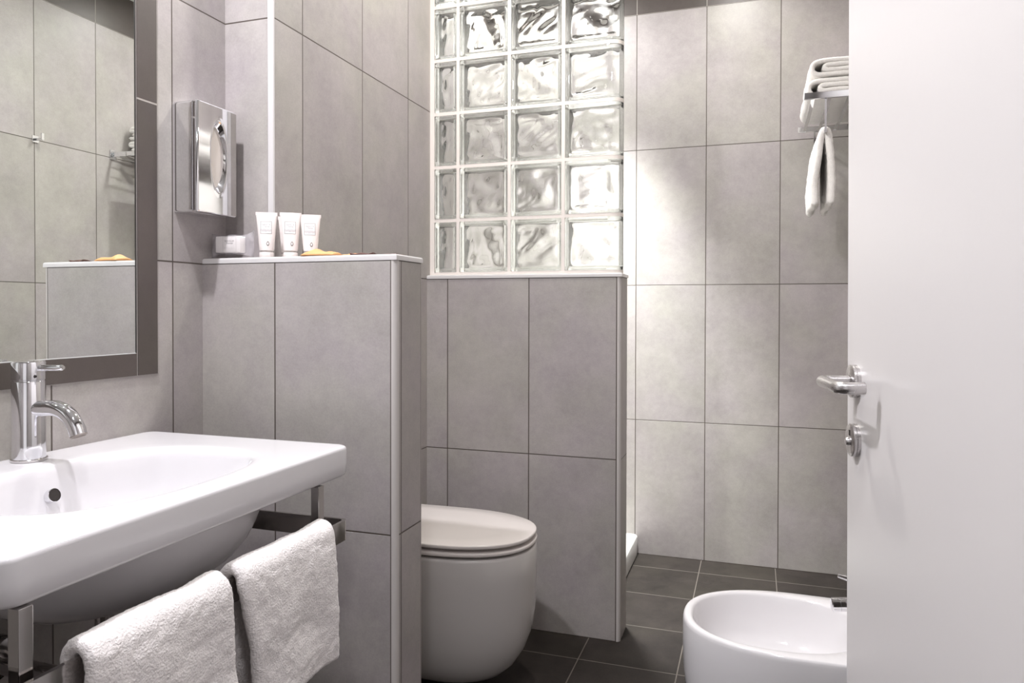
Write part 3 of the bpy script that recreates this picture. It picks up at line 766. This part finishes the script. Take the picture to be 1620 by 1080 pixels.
# ------------------------------------------------------------------ shower tray
bm = bmesh.new()
def tr_(i, z): return [(x, y, z) for x, y in rrect((XS+.0004-.494)/2, (2.4885+YB-.0004)/2, (-.494-XS-.0004)/2-i, (YB-.0004-2.4885)/2-i, .012, 4)]
loft(bm, [tr_(0, .0005), tr_(0, .078), tr_(.002, .084), tr_(.007, .0885), tr_(.014, .090), tr_(.040, .090), tr_(.048, .086), tr_(.060, .062), tr_(.20, .055)])
bmesh.ops.recalc_face_normals(bm, faces=bm.faces)
o = obj('shower_tray', bm, TRAYM, None, True, 50); tag(o, 'white shower tray on the dark floor behind the glass block screen', 'shower tray')

# ------------------------------------------------------------------ towel rack on the right wall
t = thing('towel_rack', 'chrome slatted towel rack on the wall at the upper right, with a bar below', 'towel rack', (XR, 2.9, 1.8))
KY0, KY1, KZ = 2.65, 3.14, 1.812
for y in (KY0, KY1):
    b_ = obj('cross_bar', B(.152 if y == KY0 else .157, XR-.0006, y-.005, y+.005, KZ-.010, KZ+.012, bev=.001), CHROME, t)
    obj('wall_plate', B(XR-.006, XR-.0005, y-.016, y+.016, KZ-.022, KZ+.024, bev=.001), CHROME, t)
for x in (.180, .232, .292, .345):
    bm = bmesh.new(); pts = []
    for i in range(15):
        q = i/14; sag = -.011*math.sin(math.pi*q)
        pts.append((x-.012*q*0, KY0+(KY1-KY0)*q, KZ-.006+sag))
    loft(bm, [[(px_-.006, y, z-.0015), (px_+.006, y, z-.0015), (px_+.006, y, z+.0015), (px_-.006, y, z+.0015)] for px_, y, z in pts])
    bmesh.ops.recalc_face_normals(bm, faces=bm.faces); obj('slat', bm, CHROME, t, True, 40)
for y in (KY0+.004, KY1-.004): obj('bar_hanger', B(.2165, .2225, y-.003, y+.003, 1.690, KZ-.008), CHROME, t)
obj('towel_bar', SW([(.2195, KY0-.002, 1.693), (.2195, KY1+.002, 1.693)], .005, 16), CHROME, t, True, 50)

def nested(xl, xr, z0, lt, ins):
    """one sheet folded in four: outer layers wrap round an inner fold"""
    z = [z0+lt*(k+.5) for k in range(4)]
    return [(xr, z[0], 0, 0), (xl+ins*.6, z[0], 0, 0), (xl, (z[0]+z[1])/2, 0, 0), (xl, (z[2]+z[3])/2, 0, 0), (xl+ins*.8, z[3], 0, 0), (xr-.004, z[3], 0, 0),
            (xr, (z[2]+z[3])/2, 0, 0), (xr-.004, z[2], 0, 0), (xl+ins+.006, z[2], 0, 0), (xl+ins, (z[1]+z[2])/2, 0, 0), (xl+ins+.006, z[1], 0, 0), (xr-.02, z[1], 0, 0)]
ZT = KZ+.0128
draped('bath_towel', TOWELW, nested(.170, .351, ZT, .0172, .030), KY0+.07, KY1-.02, .0165, 3.0,
       'folded white towel lying on the rack slats, bottom of the stack of two', 'towel', 'folded towels on the rack', dy=.006, ripple=.0012)
draped('bath_towel', TOWELW, nested(.180, .351, ZT+.0718, .0166, .034), KY0+.075, KY1-.03, .0162, 5.0,
       'folded white towel on top of the stack on the rack', 'towel', 'folded towels on the rack', dy=.006, ripple=.0012)
draped('hanging_towel', TOWELW, [(.192, 1.448, .0, .0), (.190, 1.52, 0, 0), (.197, 1.60, 0, 0), (.207, 1.67, 0, 0), (.2125, 1.699, 0, 0), (.2195, 1.7075, 0, 0), (.2265, 1.699, 0, 0), (.232, 1.67, 0, 0), (.239, 1.60, 0, 0), (.242, 1.52, 0, 0), (.240, 1.450, .0, .0)],
       KY0+.012, KY0+.36, .024, 11.0, 'white towel hanging folded over the bar below the rack', 'towel', None, dy=.005, ripple=.0025)
# robe hook seen in the mirror
t = thing('robe_hook', 'small square chrome robe hook on the tiled wall, seen in the mirror', 'hook', (XR, 2.262, 1.80))
obj('hook_plate', B(XR-.006, XR-.0005, 2.248, 2.276, 1.788, 1.816, bev=.001), CHROME, t)
obj('hook_arm', B(XR-.045, XR-.005, 2.257, 2.267, 1.795, 1.805, bev=.001), CHROME, t)
obj('hook_tip', B(XR-.047, XR-.041, 2.256, 2.268, 1.795, 1.824, bev=.001), CHROME, t)

# ------------------------------------------------------------------ door (half open, free edge away from the camera)
DT = math.radians(-8.5); dv = Vector((math.sin(DT), math.cos(DT), 0)); dn = Vector((-dv.y, dv.x, 0))
EDGE = Vector((.1430, 1.262, 0)); WD, TH = .80, .04
def dm(o): o.matrix_basis = o.matrix_basis
t = thing('open_door', 'white flat bathroom door standing open at the right', 'door', (0, 0, 0))
# local frame: X = from free edge to hinge, Y = into the leaf away from the basin side, Z up
t.matrix_world = Matrix.Rotation(math.radians(-.22), 4, 'Y') @ Matrix(((-dv.x, -dn.x, 0, EDGE.x), (-dv.y, -dn.y, 0, EDGE.y), (0, 0, 1, 0), (0, 0, 0, 1)))
def dobj(name, bm, mat, parent=None, smooth=False, angle=None):
    o = obj(name, bm, mat, None, smooth, angle); o.parent = parent or t; return o
dobj('leaf', B(0, WD, 0, TH, .008, 2.12, bev=.0012), DOORM)
hz, hs = .9855, .050
for sy, y0 in ((-1, 0), (1, TH)):
    ax = (0, sy, 0)
    r_ = dobj('rosette', LA([(.0252, 0), (.0252, .0045), (.0245, .0050), (.0252, .0055), (.0252, .0088), (.0240, .0098), (.0001, .0100)], (hs, y0, hz), ax, 44), STEEL, None, True, 40)
    pts = [(hs, y0+sy*.008, hz), (hs, y0+sy*.030, hz)] + bez((hs, y0+sy*.038, hz), (hs, y0+sy*.052, hz), (hs+.015, y0+sy*.052, hz), 10) + [(hs+.06, y0+sy*.052, hz)] \
        + bez((hs+.094, y0+sy*.052, hz), (hs+.109, y0+sy*.052, hz), (hs+.109, y0+sy*.038, hz), 10) + [(hs+.109, y0+sy*.020, hz), (hs+.109, y0+sy*.0192, hz)]
    dobj('lever_handle', SW(pts, [.0088]*(len(pts)-1)+[.0082], 28), STEEL, None, True, 50)
    dobj('handle_collar', LA([(.0105, .008), (.0105, .0112), (.0092, .012)], (hs, y0, hz), ax, 28), CHROMED, None, True, 40)
    e_ = dobj('lock_rosette', LA([(.0252, 0), (.0252, .0042), (.0242, .0047), (.0252, .0052), (.0252, .0088), (.0240, .0098), (.0001, .0100)], (hs, y0, hz-.0895), ax, 44), STEEL, None, True, 40)
    if sy == -1:
        o = dobj('thumb_turn', LA([(.0062, 0), (.0062, .0045), (.005, .0062), (.0001, .0065)], (hs, -.0095, hz-.092), ax, 24), STEEL, e_, True, 40)
        o = dobj('indicator_slot', B(hs-.0035, hs+.0035, -.0104, -.0099, hz-.083, hz-.0745, bev=.0), BLACK, e_)
dobj('latch_plate', B(-.0012, .0005, .009, .031, .80, 1.04), STEEL)
for z in (.25, 1.85): dobj('hinge', LA([(.007, 0), (.007, .09)], (WD+.003, TH-.004, z), n=20), STEEL, None, True, 40)
hp = t.matrix_world @ Vector((WD+.012, TH-.012, 0))
struct('door_1', B(hp.x-.0, XR, hp.y-.055, hp.y+.0, 0, 2.16), DOORM)
